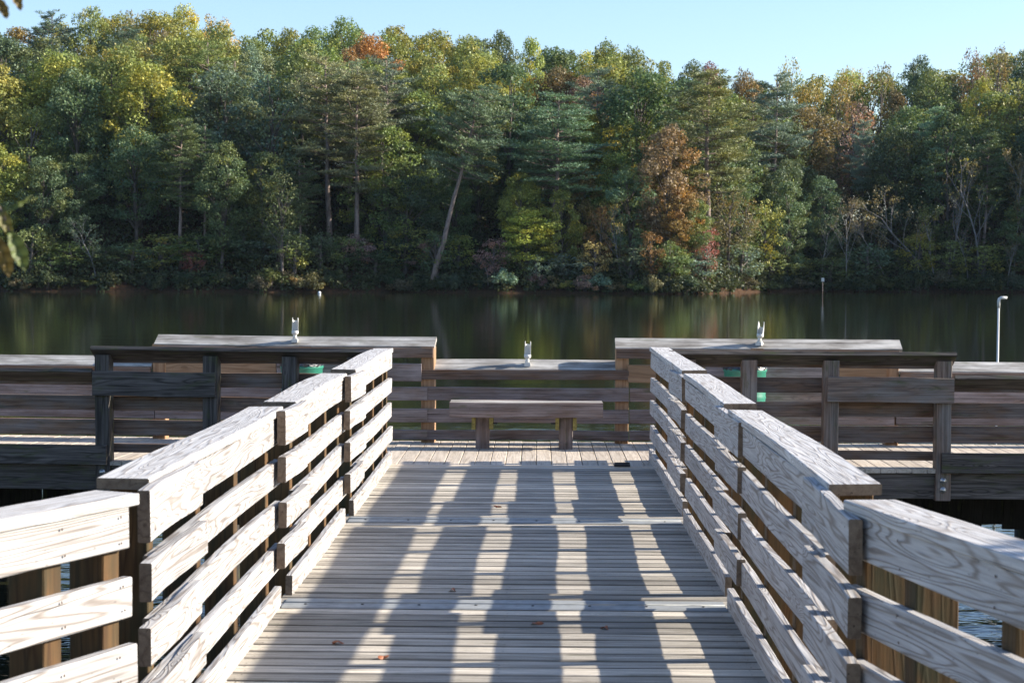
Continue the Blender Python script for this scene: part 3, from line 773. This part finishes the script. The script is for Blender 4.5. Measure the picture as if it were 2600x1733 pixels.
def proto_bare(i, H=12.0, leaves=900, Rr=3.5):
    r2 = random.Random(500+i); lf = LF(600+i); mb = MB(); tips = []
    def grow(p, d, L, r, lev):
        pts = [p]; n = 4
        for k in range(n):
            d = (d+Vector((r2.uniform(-.16, .16), r2.uniform(-.16, .16), r2.uniform(-.02, .10)))).normalized(); pts.append(pts[-1]+d*L/n)
        mb.tube(pts, [r*(1-.45*k/n) for k in range(n+1)], 6 if lev < 2 else 4, cap=False)
        if lev >= 3: tips.append(pts[-1]); tips.append(pts[2]); return
        for k in range(r2.choice([3, 4]) if lev else 7):
            u = r2.uniform(.35, 1) if lev else .35+.65*k/6.0
            j = min(n-1, int(u*n)); q = pts[j].lerp(pts[j+1], u*n-j)
            a = r2.uniform(0, 6.28); s_ = r2.uniform(.5, .95)
            nd = (d+Vector((math.cos(a), math.sin(a), .25))*s_).normalized()
            grow(q, nd, L*r2.uniform(.42, .6) if lev else L*.42*(1.15-u*.5), r*(.42 if lev else .38), lev+1)
    grow(Vector((0, 0, -.4)), Vector((r2.uniform(-.12, .12), r2.uniform(-.1, .1), 1)).normalized(), H*.85, .115, 0)
    for t_ in tips:
        lf.clump(t_, .55, max(1, int(leaves/len(tips))), .20, .8, .1, r2.random())
    return (tube_mesh('trunk', mb, M['palebark']), lf.mesh('crown', M['leaf']), H, Rr)
def proto_shrub(i, H=3.2, Rr=2.2):
    r2 = random.Random(700+i); lf = LF(800+i); mb = MB()
    for k in range(17):
        a = r2.uniform(0, 6.28); u = r2.random()**.6; z = r2.uniform(.25, .85)*H*(1-.35*u)
        p = Vector((Rr*.8*u*math.cos(a), Rr*.8*u*math.sin(a), z)); cr = r2.uniform(.45, .85)
        lf.clump(p, cr, int(150*cr), .24, .8, .4, r2.random())
        if k % 2 == 0: mb.tube(curve((r2.uniform(-.2, .2), r2.uniform(-.2, .2), -.3), p, .1, 3, r2), [.04, .03, .022, .012], 4)
    return (tube_mesh('stem', mb, M['bark']), lf.mesh('foliage', M['leaf']), H, Rr)
PROTO['broad'] = [proto_broad(0), proto_broad(1, 20, 5.0, .18, 92), proto_broad(2, 20, 4.2, .24, 76), proto_broad(3, 20, 4.8, .12, 88), proto_broad(4, 20, 4.4, .20, 82), proto_broad(5, 20, 5.2, .28, 88)]
PROTO['airy'] = [proto_broad(20+i, 18, 3.9, .30, 60, 62, 1.0, .27) for i in range(3)]
PROTO['small'] = [proto_broad(30+i, 9, 2.7, .18, 34, 110, 1.0, .28) for i in range(3)]
PROTO['pine'] = [proto_pine(0), proto_pine(1, 23, 3.9, .50), proto_pine(2, 23, 3.3, .42), proto_pine(3, 23, 4.2, .55), proto_pine(4, 23, 3.6, .38)]
PROTO['bare'] = [proto_bare(0, 12, 700), proto_bare(1, 12, 1800), proto_bare(2, 13, 150), proto_bare(3, 11, 1200)]
PROTO['shrub'] = [proto_shrub(i) for i in range(4)]
NAME = dict(broad='broadleaf_tree', airy='broadleaf_tree', small='small_tree', pine='pine_tree', bare='bare_tree', shrub='shrub')
WORD = dict(broad='broadleaf tree', airy='thin-leaved tree', small='small tree', pine='pine', bare='half-bare tree', shrub='shrub')
COL = {'OL': (.122, .138, .040), 'YG': (.185, .198, .048), 'DG': (.058, .082, .040), 'MG': (.090, .116, .042), 'PG': (.078, .110, .074), 'PY': (.108, .126, .068), 'BG': (.092, .135, .092),
       'OR': (.25, .155, .070), 'RU': (.175, .135, .070), 'YE': (.33, .27, .095), 'RD': (.22, .085, .080), 'PK': (.23, .15, .12), 'GB': (.17, .155, .09), 'OY': (.235, .175, .06)}
CW = {'OL': 'olive', 'YG': 'yellow-green', 'DG': 'dark green', 'MG': 'mid-green', 'PG': 'blue-green', 'PY': 'grey-green', 'BG': 'silvery green', 'OR': 'orange', 'RU': 'rust-brown', 'YE': 'yellow', 'RD': 'red', 'PK': 'pinkish', 'GB': 'grey-brown', 'OY': 'golden'}
SKX = [-200, 0, 100, 240, 330, 420, 480, 550, 620, 700, 880, 960, 1080, 1200, 1330, 1450, 1550, 1640, 1750, 1850, 1945, 1965, 2000, 2060, 2150, 2250, 2330, 2400, 2440, 2560, 2600, 2800]
SKY = [60, 50, 45, 15, 15, 10, 15, 45, 75, 60, 38, 50, 60, 65, 85, 105, 100, 120, 145, 175, 198, 160, 132, 155, 158, 155, 145, 165, 115, 98, 92, 80]
TREES = []
def place(kind, px, ytop, t, c, wpx=None, lean=0, base=None, pi=None):
    """t = metres behind the waterline; the top reaches ytop of the photograph; wpx = crown width there"""
    X = 0.0; Y = 235+t
    for _ in range(6): X = atY(px, 600, Y).x; Y = shore(X)+t
    zt = atY(px, ytop, Y).z; zb = ground(X, Y)
    H = zt-zb
    if H < 1.2: return
    TREES.append(dict(kind=kind, px=px, yt=ytop, X=X, Y=Y, zb=zb, H=H, c=c, w=(wpx*Y/F if wpx else None), lean=lean, t=t, pi=pi))
# trees one can pick out in the photograph
for a in [
 # kind, px, ytop, t, colour, crown width px, lean
 ('pine', 838, 140, 12, 'PY', 215), ('pine', 905, 165, 8, 'PY', 190), ('pine', 985, 145, 16, 'PG', 180), ('pine', 1228, 222, 3, 'PG', 215, 17), ('pine', 1402, 232, 6, 'PG', 220),
 ('pine', 1797, 180, 9, 'PY', 230), ('pine', 1505, 170, 30, 'PG', 140), ('pine', 1965, 185, 22, 'BG', 150), ('pine', 152, 122, 46, 'PG', 150), ('pine', 520, 128, 45, 'BG', 120), ('pine', 405, 140, 50, 'PG', 110),
 ('pine', 2374, 270, 16, 'BG', 90), ('pine', 2188, 305, 22, 'BG', 80), ('pine', 320, 75, 62, 'PG', 130), ('pine', 130, 30, 80, 'PG', 120), ('pine', 590, 150, 40, 'PY', 120), ('pine', 700, 195, 34, 'PG', 90), ('pine', 1215, 100, 70, 'PG', 90),
 ('broad', 935, 80, 66, 'OR', 150), ('broad', 885, 112, 60, 'OR', 90), ('broad', 1108, 165, 50, 'OR', 80), ('broad', 1420, 165, 45, 'RU', 160), ('broad', 1480, 185, 40, 'PK', 110),
 ('broad', 1575, 300, 24, 'YG', 130), ('broad', 1500, 270, 26, 'YG', 80), ('broad', 1605, 412, 8, 'BG', 140), ('broad', 1685, 350, 14, 'RU', 110), ('broad', 1700, 335, 20, 'OL', 90), ('broad', 1640, 205, 40, 'OL', 150),
 ('broad', 1480, 425, 9, 'OY', 100), ('broad', 1430, 480, 5, 'OL', 110), ('small', 1518, 505, 4, 'OR', 70), ('bare', 1540, 535, 2.5, 'YE', 100, -14), ('small', 1508, 600, 2, 'YE', 70), ('broad', 1730, 470, 6, 'OY', 110), ('broad', 1760, 500, 5, 'MG', 100), ('airy', 1850, 475, 6, 'GB', 140), ('small', 1940, 485, 5, 'YG', 90),
 ('small', 1790, 562, 3, 'RD', 80), ('small', 1655, 570, 3, 'OR', 70), ('small', 1700, 600, 2.5, 'MG', 80), ('small', 1990, 415, 14, 'YG', 80),
 ('airy', 2000, 128, 75, 'YE', 100), ('airy', 2060, 180, 62, 'YE', 90), ('airy', 2155, 148, 72, 'YE', 90), ('airy', 2235, 142, 70, 'GB', 100), ('airy', 2120, 190, 60, 'OY', 90), ('airy', 2160, 238, 40, 'PK', 130), ('broad', 2270, 225, 50, 'RU', 90),
 ('broad', 2325, 130, 66, 'DG', 100), ('broad', 2370, 175, 56, 'MG', 130), ('airy', 2460, 105, 64, 'PK', 90), ('airy', 2530, 95, 66, 'GB', 100), ('broad', 2600, 112, 58, 'DG', 120), ('airy', 2570, 180, 38, 'OL', 150), ('broad', 2490, 190, 46, 'OL', 90), ('small', 2280, 318, 26, 'PK', 70),
 ('broad', 45, 190, 24, 'YG', 190), ('broad', 350, 195, 26, 'OL', 150), ('broad', 430, 200, 24, 'YG', 130), ('broad', 625, 245, 22, 'BG', 150), ('broad', 640, 110, 55, 'BG', 110), ('broad', 410, 72, 66, 'RU', 110), ('airy', 545, 22, 82, 'YE', 110), ('broad', 470, 6, 84, 'YG', 120), ('airy', 335, 8, 84, 'GB', 90), ('broad', 550, 60, 66, 'OL', 130),
 ('broad', 240, 6, 80, 'OL', 120), ('broad', 880, 35, 82, 'MG', 130), ('broad', 740, 62, 78, 'OL', 130), ('broad', 1000, 55, 78, 'OL', 120), ('broad', 1210, 90, 62, 'OL', 190), ('broad', 1270, 70, 78, 'DG', 100), ('broad', 1350, 92, 74, 'YG', 100), ('broad', 1540, 98, 70, 'MG', 130), ('broad', 1610, 115, 62, 'MG', 120), ('broad', 1760, 145, 60, 'DG', 100), ('broad', 1800, 150, 70, 'RD', 90), ('broad', 1880, 172, 66, 'RU', 100), ('broad', 1930, 192, 64, 'RU', 70),
 ('broad', 1100, 380, 14, 'BG', 90), ('broad', 1080, 255, 32, 'OL', 110), ('broad', 1320, 430, 7, 'OL', 110), ('broad', 1340, 530, 4, 'YG', 150), ('broad', 1150, 420, 10, 'DG', 110), ('broad', 850, 370, 34, 'OY', 90), ('broad', 1330, 430, 12, 'OL', 90), ('broad', 1160, 300, 26, 'YG', 90),
 ('small', 488, 630, 3, 'RD', 70), ('small', 435, 610, 5, 'YG', 80), ('small', 745, 580, 3, 'MG', 110), ('bare', 1095, 615, 2, 'PK', 110, -12), ('small', 1255, 590, 2.5, 'PK', 70), ('bare', 1240, 650, 1.6, 'RD', 90), ('small', 1362, 635, 1.5, 'BG', 60), ('small', 900, 585, 6, 'PK', 90), ('small', 130, 640, 3, 'DG', 80),
 ('bare', 248, 560, 3, 'PG', 100, 2), ('bare', 2138, 520, 3, 'GB', 110, -3), ('bare', 2368, 540, 2, 'OL', 120, -3), ('bare', 2495, 425, 6, 'OL', 150, 2), ('bare', 2290, 480, 5, 'GB', 170, -20), ('bare', 2420, 430, 8, 'GB', 130), ('bare', 2575, 410, 5, 'RU', 110), ('bare', 2460, 560, 3, 'PK', 90), ('bare', 2210, 520, 5, 'GB', 100, -14), ('bare', 2560, 600, 2, 'GB', 90), ('bare', 2085, 560, 4, 'DG', 90),
]: place(*a)
# shrubs along the water
rs = random.Random(11)
for k in range(64):
    px = -20+2650*(k+rs.uniform(0, .8))/64
    big = rs.uniform(0, 1)
    c = rs.choice(['DG', 'MG', 'DG', 'PG', 'GB', 'DG'])
    if 1180 < px < 1600: c = rs.choice(['GB', 'BG', 'OL', 'PK', 'BG'])
    place('shrub', px, rs.uniform(672, 712), rs.uniform(.1, 1.6), c, rs.uniform(60, 105))
# small dark trees closing the wood down to the waterline
for k in range(34):
    px = -10+2640*(k+rs.uniform(0, .8))/34
    if 1480 < px < 1560: continue
    place('small', px, rs.uniform(560, 650), rs.uniform(2.5, 6), rs.choice(['DG', 'DG', 'MG', 'PG', 'OL']), rs.uniform(95, 150))
# colour zones of the wood, read from the photograph
ANCH = [(50, 80, 'DG'), (200, 60, 'OL'), (100, 250, 'OL'), (250, 300, 'DG'), (50, 400, 'OL'), (150, 480, 'DG'), (60, 560, 'PG'), (300, 450, 'DG'), (400, 150, 'OL'), (480, 250, 'PG'), (550, 350, 'DG'), (480, 480, 'MG'), (350, 560, 'DG'), (600, 120, 'MG'),
        (700, 90, 'OL'), (700, 300, 'PG'), (650, 450, 'DG'), (760, 560, 'DG'), (850, 100, 'MG'), (850, 400, 'OR'), (950, 480, 'DG'), (1000, 200, 'OL'), (1050, 330, 'MG'), (1000, 600, 'DG'), (1150, 120, 'OL'), (1150, 200, 'OL'), (1200, 330, 'DG'), (1100, 500, 'DG'), (1250, 500, 'MG'),
        (1350, 120, 'MG'), (1380, 180, 'DG'), (1300, 350, 'DG'), (1350, 560, 'OL'), (1450, 120, 'MG'), (1550, 180, 'OL'), (1520, 350, 'YG'), (1600, 520, 'MG'), (1650, 170, 'MG'), (1700, 250, 'DG'), (1700, 420, 'RU'), (1750, 330, 'DG'), (1650, 640, 'DG'), (1800, 200, 'DG'), (1850, 250, 'MG'), (1900, 560, 'DG'),
        (1950, 300, 'MG'), (2000, 380, 'DG'), (2050, 300, 'RU'), (2050, 220, 'OL'), (2050, 480, 'DG'), (2150, 400, 'DG'), (2250, 300, 'OL'), (2250, 420, 'DG'), (2300, 180, 'DG'), (2350, 250, 'MG'), (2450, 300, 'DG'), (2450, 200, 'OL'), (2550, 280, 'OL'), (2550, 380, 'DG'), (2350, 560, 'DG'), (2550, 500, 'DG')]
rs = random.Random(3)
def near_hero(px, yt, t):
    return any(abs(h['px']-px) < 26 and abs(h['t']-t) < 6 for h in TREES if h['kind'] not in ('shrub', 'small'))
t = 5.0; cnt = 0
rows = [4, 10, 17, 25, 34, 44, 55, 67, 80, 92]
for ri, t0 in enumerate(rows):
    X0 = -300
    D = 237+t0; step = [8.0, 8.0, 8.2, 8.6, 9.1, 9.5, 9.7, 9.5, 9.1, 9.4][ri]*F/D
    px = -50+rs.uniform(0, step)
    while px < 2660:
        t = t0+rs.uniform(-3, 3); q = px+rs.uniform(-.3, .3)*step
        sk = float(np.interp(q, SKX, SKY))
        X = 0; Y = 235+t
        for _ in range(5): X = atY(q, 600, Y).x; Y = shore(X)+t
        zb = ground(X, Y); kind = rs.choices(['broad', 'pine', 'airy'], [.80, .12, .08])[0] if ri < 5 else rs.choices(['broad', 'airy'], [.9, .1])[0]
        H = rs.uniform(18.5, 26) if ri > 1 else rs.uniform(12, 21)
        if 1920 < q < 2120 and ri < 3: H *= .8
        yt = proj((X, Y, zb+H))[1]
        lim = sk+rs.uniform(6, 40) if ri < 8 else sk+rs.uniform(0, 22)
        if ri >= 8: yt = min(yt, lim+10)
        yt = max(yt, lim)
        yc = yt+70
        c = min(ANCH, key=lambda a: ((a[0]-q)/1.1)**2+(a[1]-yc)**2+rs.uniform(0, 3500))[2]
        if kind == 'pine' and c not in ('PG', 'DG', 'MG'): c = rs.choice(['PG', 'PY', 'PG', 'BG'])
        if kind != 'pine' and rs.random() < .07 and t0 > 30: c = rs.choice(['OY', 'RU', 'YG', 'OL'])
        if not near_hero(q, yt, t): place(kind, q, yt, t, c)
        px += step*rs.uniform(.85, 1.15)
LM = [(0, 'at the left edge'), (120, 'between left edge and outer left post'), (257, 'above the outer left post'), (400, 'above the left cap end'), (545, 'above the wide left board'), (660, 'just left of the left rod holder'), (750, 'above the left rod holder'), (870, 'above the left bin'), (985, 'above the left railing end'),
      (1100, 'above the left cap corner'), (1226, 'above the left bench leg'), (1340, 'above the centre rod holder'), (1436, 'above the right bench leg'), (1550, 'above the right cap corner'), (1655, 'above the right railing end'), (1780, 'left of the right rod holder'), (1930, 'above the right rod holder'), (2000, 'just right of the right rod holder'),
      (2108, 'above the wide right board'), (2270, 'above the right cap end'), (2392, 'above the outer right post'), (2534, 'above the white pipe'), (2610, 'at the right edge')]
def rowword(d):
    t = d['t']; sk = float(np.interp(d['px'], SKX, SKY))
    if d['kind'] == 'shrub': return 'at the waterline'
    if t < 5: return 'on the shore'
    if d['yt'] < sk+30: return 'on the skyline'
    if t < 16: return 'low on the hill'
    if t < 38: return 'halfway up the hill'
    return 'high on the hill'
keyd = {}
for d in TREES:
    lm = min(LM, key=lambda a: abs(a[0]-d['px']))[1]
    if d['lean']: wd = 'leaning '+WORD[d['kind']]
    else: wd = WORD[d['kind']]
    d['lab'] = '%s %s %s, %s' % (CW[d['c']], wd, rowword(d), lm)
    keyd.setdefault(d['lab'], []).append(d)
ORD = ['', 'first', 'second', 'third', 'fourth', 'fifth', 'sixth', 'seventh', 'eighth']
for k, L in keyd.items():
    if len(L) > 1:
        L.sort(key=lambda d: d['px'])
        for i, d in enumerate(L): d['lab'] = d['lab'].replace('above the', 'over').replace('just ', '').replace('between left edge and outer', 'near outer').replace('low on the', 'low on').replace('halfway up the hill','mid hill').replace('high on the hill','high up').replace('half-bare','bare').replace('thin-leaved tree', 'airy tree') + ', %s from left' % ORD[min(8, i+1)]
GRP = dict(broad='broadleaf trees of the wood across the lake', airy='broadleaf trees of the wood across the lake', small='small trees along the far shore', pine='pines of the wood across the lake', bare='half-bare trees along the far shore', shrub='shrubs along the far waterline')
rt = random.Random(21); cnt = {}
for d in TREES:
    P = PROTO[d['kind']]; i = cnt.get(d['kind'], 0); cnt[d['kind']] = i+1
    tm, cm_, H0, R0 = P[rt.randrange(len(P))] if d['kind'] != 'bare' else P[i % len(P)]
    root = empty(NAME[d['kind']], (d['X'], d['Y'], d['zb'])); tag(root, d['lab'], WORD[d['kind']].split()[-1] if d['kind'] != 'bare' else 'tree', GRP[d['kind']])
    sz = d['H']/H0/math.cos(R(d['lean'])); sx = d['w']/2/(R0*.95) if d['w'] else min(1.25, max(.8, sz))*rt.uniform(.95, 1.2)
    root.scale = (sx, sx, sz)
    if d['lean']:
        root.location.x -= math.sin(R(d['lean']))*d['H']*.9
    root.rotation_euler = (rt.uniform(-.02, .02), R(d['lean'])+rt.uniform(-.02, .02), 0 if d['lean'] else rt.uniform(0, 6.28))
    n1_, n2_ = ('stem', 'foliage') if d['kind'] == 'shrub' else ('trunk', 'crown')
    a = bpy.data.objects.new(n1_, tm); col.objects.link(a); a.parent = root
    b = bpy.data.objects.new(n2_, cm_); col.objects.link(b); b.parent = root
    j = rt.uniform(.82, 1.2)*(1.0 if d['kind'] == 'shrub' and not 1150 < d['px'] < 1650 else 2.05 if d['c'] in ('OL','YG','DG','MG','PG','PY','BG') else 1.25); base = COL[d['c']]
    b.color = (base[0]*j*rt.uniform(.9, 1.12), base[1]*j, base[2]*j*rt.uniform(.85, 1.2), 1)
print('TREES', {k: sum(1 for d in TREES if d['kind'] == k) for k in NAME})
# low growth covering the slope: one mass
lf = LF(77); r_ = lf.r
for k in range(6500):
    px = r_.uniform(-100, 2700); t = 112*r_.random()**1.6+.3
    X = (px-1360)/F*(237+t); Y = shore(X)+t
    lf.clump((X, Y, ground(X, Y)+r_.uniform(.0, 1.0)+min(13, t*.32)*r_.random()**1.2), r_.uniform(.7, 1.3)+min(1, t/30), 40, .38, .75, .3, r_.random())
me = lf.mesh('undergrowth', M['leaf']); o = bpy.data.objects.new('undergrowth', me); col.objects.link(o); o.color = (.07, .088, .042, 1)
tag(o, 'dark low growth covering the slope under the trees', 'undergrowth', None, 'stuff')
# the wood goes on beyond the right of the picture and shades the cove
lf = LF(78); r_ = lf.r
for k in range(900):
    X = r_.uniform(86, 150); Y = shore(X)+r_.uniform(2, 75)
    lf.clump((X, Y, ground(X, Y)+r_.uniform(3, 28)), r_.uniform(1.8, 3.0), 70, 1.0, .75, .4, r_.random())
me = lf.mesh('distant_wood', M['leaf']); o = bpy.data.objects.new('distant_wood', me); col.objects.link(o); o.color = (.05, .08, .03, 1)
tag(o, 'mass of green wood continuing past the right of the cove', 'wood', None, 'stuff')

# ------------------------------------------------------------------ young tree by the walkway: leaves at the left edge of the picture
M['nearleaf'] = foliage('curled_leaf', .25, (1.7, .75, .8))
root = empty('sapling', (-3.0, 3.4, -1.15)); tag(root, 'young tree with curled green and red leaves hanging in at the left edge', 'sapling')
W0 = Vector((-3.0, 3.4, -1.15))
mb = MB(); mb.tube([(0, 0, -.2), (.04, .02, 1.2), (.0, 0, 2.4), (.06, .03, 3.6), (.1, .05, 4.6)], [.045, .04, .032, .022, .01], 8); mb.build('trunk', M['bark'], root)
def hang(px, py, Y, ln, wd, ang, curl, red, cnt_=0):
    """one drooping curled leaf, its stalk at the given point"""
    base = atY(px, py, Y)-W0; n = 12; mw = 6
    dr = Vector((math.sin(ang), .25, -math.cos(ang))).normalized(); sd = Vector((math.cos(ang), .55, math.sin(ang))).normalized(); nn = dr.cross(sd).normalized()
    vs = []; fs = []
    for i in range(n+1):
        u = i/n; c = base+dr*ln*(u if curl < 1.5 else math.sin(u*2.4)*.42)+nn*(.25*ln*math.sin(u*curl*2)) + (Vector((0, 0, 0)) if curl < 1.5 else sd*ln*.30*(1-math.cos(u*3.1)))
        wv = wd*math.sin(math.pi*min(1, u*.93+.05))**.8
        for k in range(mw+1):
            v = (k/mw-.5)*2; vs.append(c+sd*v*wv*.5+nn*(abs(v)*wv*.35+.004*math.sin(u*22+v*2)))
    for i in range(n):
        for k in range(mw):
            q = i*(mw+1)+k; fs.append((q, q+1, q+mw+2, q+mw+1))
    mb = MB(); mb.add(vs, fs, None, .5, True); o = mb.build('leaf', M['nearleaf'], root)
    a = o.data.attributes.new('cl', 'FLOAT', 'POINT'); a.data.foreach_set('value', np.full(len(vs), red, dtype=np.float32))
    a = o.data.attributes.new('lv', 'FLOAT', 'POINT'); a.data.foreach_set('value', np.array([.5+.5*math.sin(i//(mw+1)*2.1) for i in range(len(vs))], dtype=np.float32))
    o.color = (.10, .125, .04, 1)
hang(24, 585, 3.4, .082, .032, .25, .6, .2); hang(-8, 600, 3.4, .080, .032, .18, .5, 1.0); hang(8, 530, 3.4, .07, .022, 1.1, 1.9, .3); hang(-12, 515, 3.4, .07, .025, .3, .8, .8)
hang(28, -30, 3.3, .045, .018, .3, .5, 1.0); hang(-10, -8, 3.3, .045, .02, .35, .5, 1.0)
tp = atY(8, 540, 3.4)-W0; tq = atY(20, -60, 3.3)-W0
mb = MB(); mb.tube([(.03, 0, 3.1), (.55, .0, 3.45), (.95, 0, 3.35), (tp.x-.10, 0, tp.z+.12), tp, atY(24, 590, 3.4)-W0], [.014, .011, .008, .005, .003, .002], 6)
mb.tube([(.03, 0, 3.3), (.8, .0, 3.75), (tq.x, tq.y, tq.z)], [.012, .008, .003], 6)
mb.build('twig', M['bark'], root)
lf = LF(5)
for k in range(60):
    p = Vector((rng.uniform(-.9, .75), rng.uniform(-.6, .6), rng.uniform(3.0, 5.0)))
    if atY(0, 500, 3.4).x-W0.x < p.x+.25: continue
    lf.clump(p, .22, 14, .085, .8, .2, rng.random())
me = lf.mesh('crown', M['nearleaf']); o = bpy.data.objects.new('crown', me); col.objects.link(o); o.parent = root; o.color = (.14, .20, .05, 1)
# bushy young tree on the right bank whose crown dapples the nearest right railing
root = empty('sapling', (6.1, 4.9, -1.25)); tag(root, 'leafy young tree on the bank just past the right edge, shading the nearest railing', 'sapling')
mb = MB(); mb.tube([(0, 0, -.3), (.1, .02, 1.5), (.0, .1, 3.0), (.1, 0, 4.4), (.1, 0, 5.2)], [.06, .05, .04, .03, .012], 8); mb.build('trunk', M['bark'], root)
lf = LF(6)
for k in range(34):
    lf.clump((rng.uniform(-.8, .8), rng.uniform(-1.5, .35), rng.uniform(3.2, 5.4)), .30, 26, .13, .8, .2, rng.random())
me = lf.mesh('crown', M['leaf']); o = bpy.data.objects.new('crown', me); col.objects.link(o); o.parent = root; o.color = (.10, .15, .04, 1)

# thin autumn air over the lake
mb = MB(); mb.box((0, 240, 60), (900, 640, 126)); hz = mb.build('haze', M['soil'])
hm = bpy.data.materials.new('haze'); hm.use_nodes = True; hn = hm.node_tree; hn.nodes.clear()
ho = hn.nodes.new('ShaderNodeOutputMaterial'); hv = hn.nodes.new('ShaderNodeVolumePrincipled'); hv.inputs['Density'].default_value = .00003; hv.inputs['Color'].default_value = (.62, .80, 1, 1)
hn.links.new(hv.outputs[0], ho.inputs['Volume']); hz.data.materials.clear(); hz.data.materials.append(hm)
tag(hz, None, None, None, 'stuff')
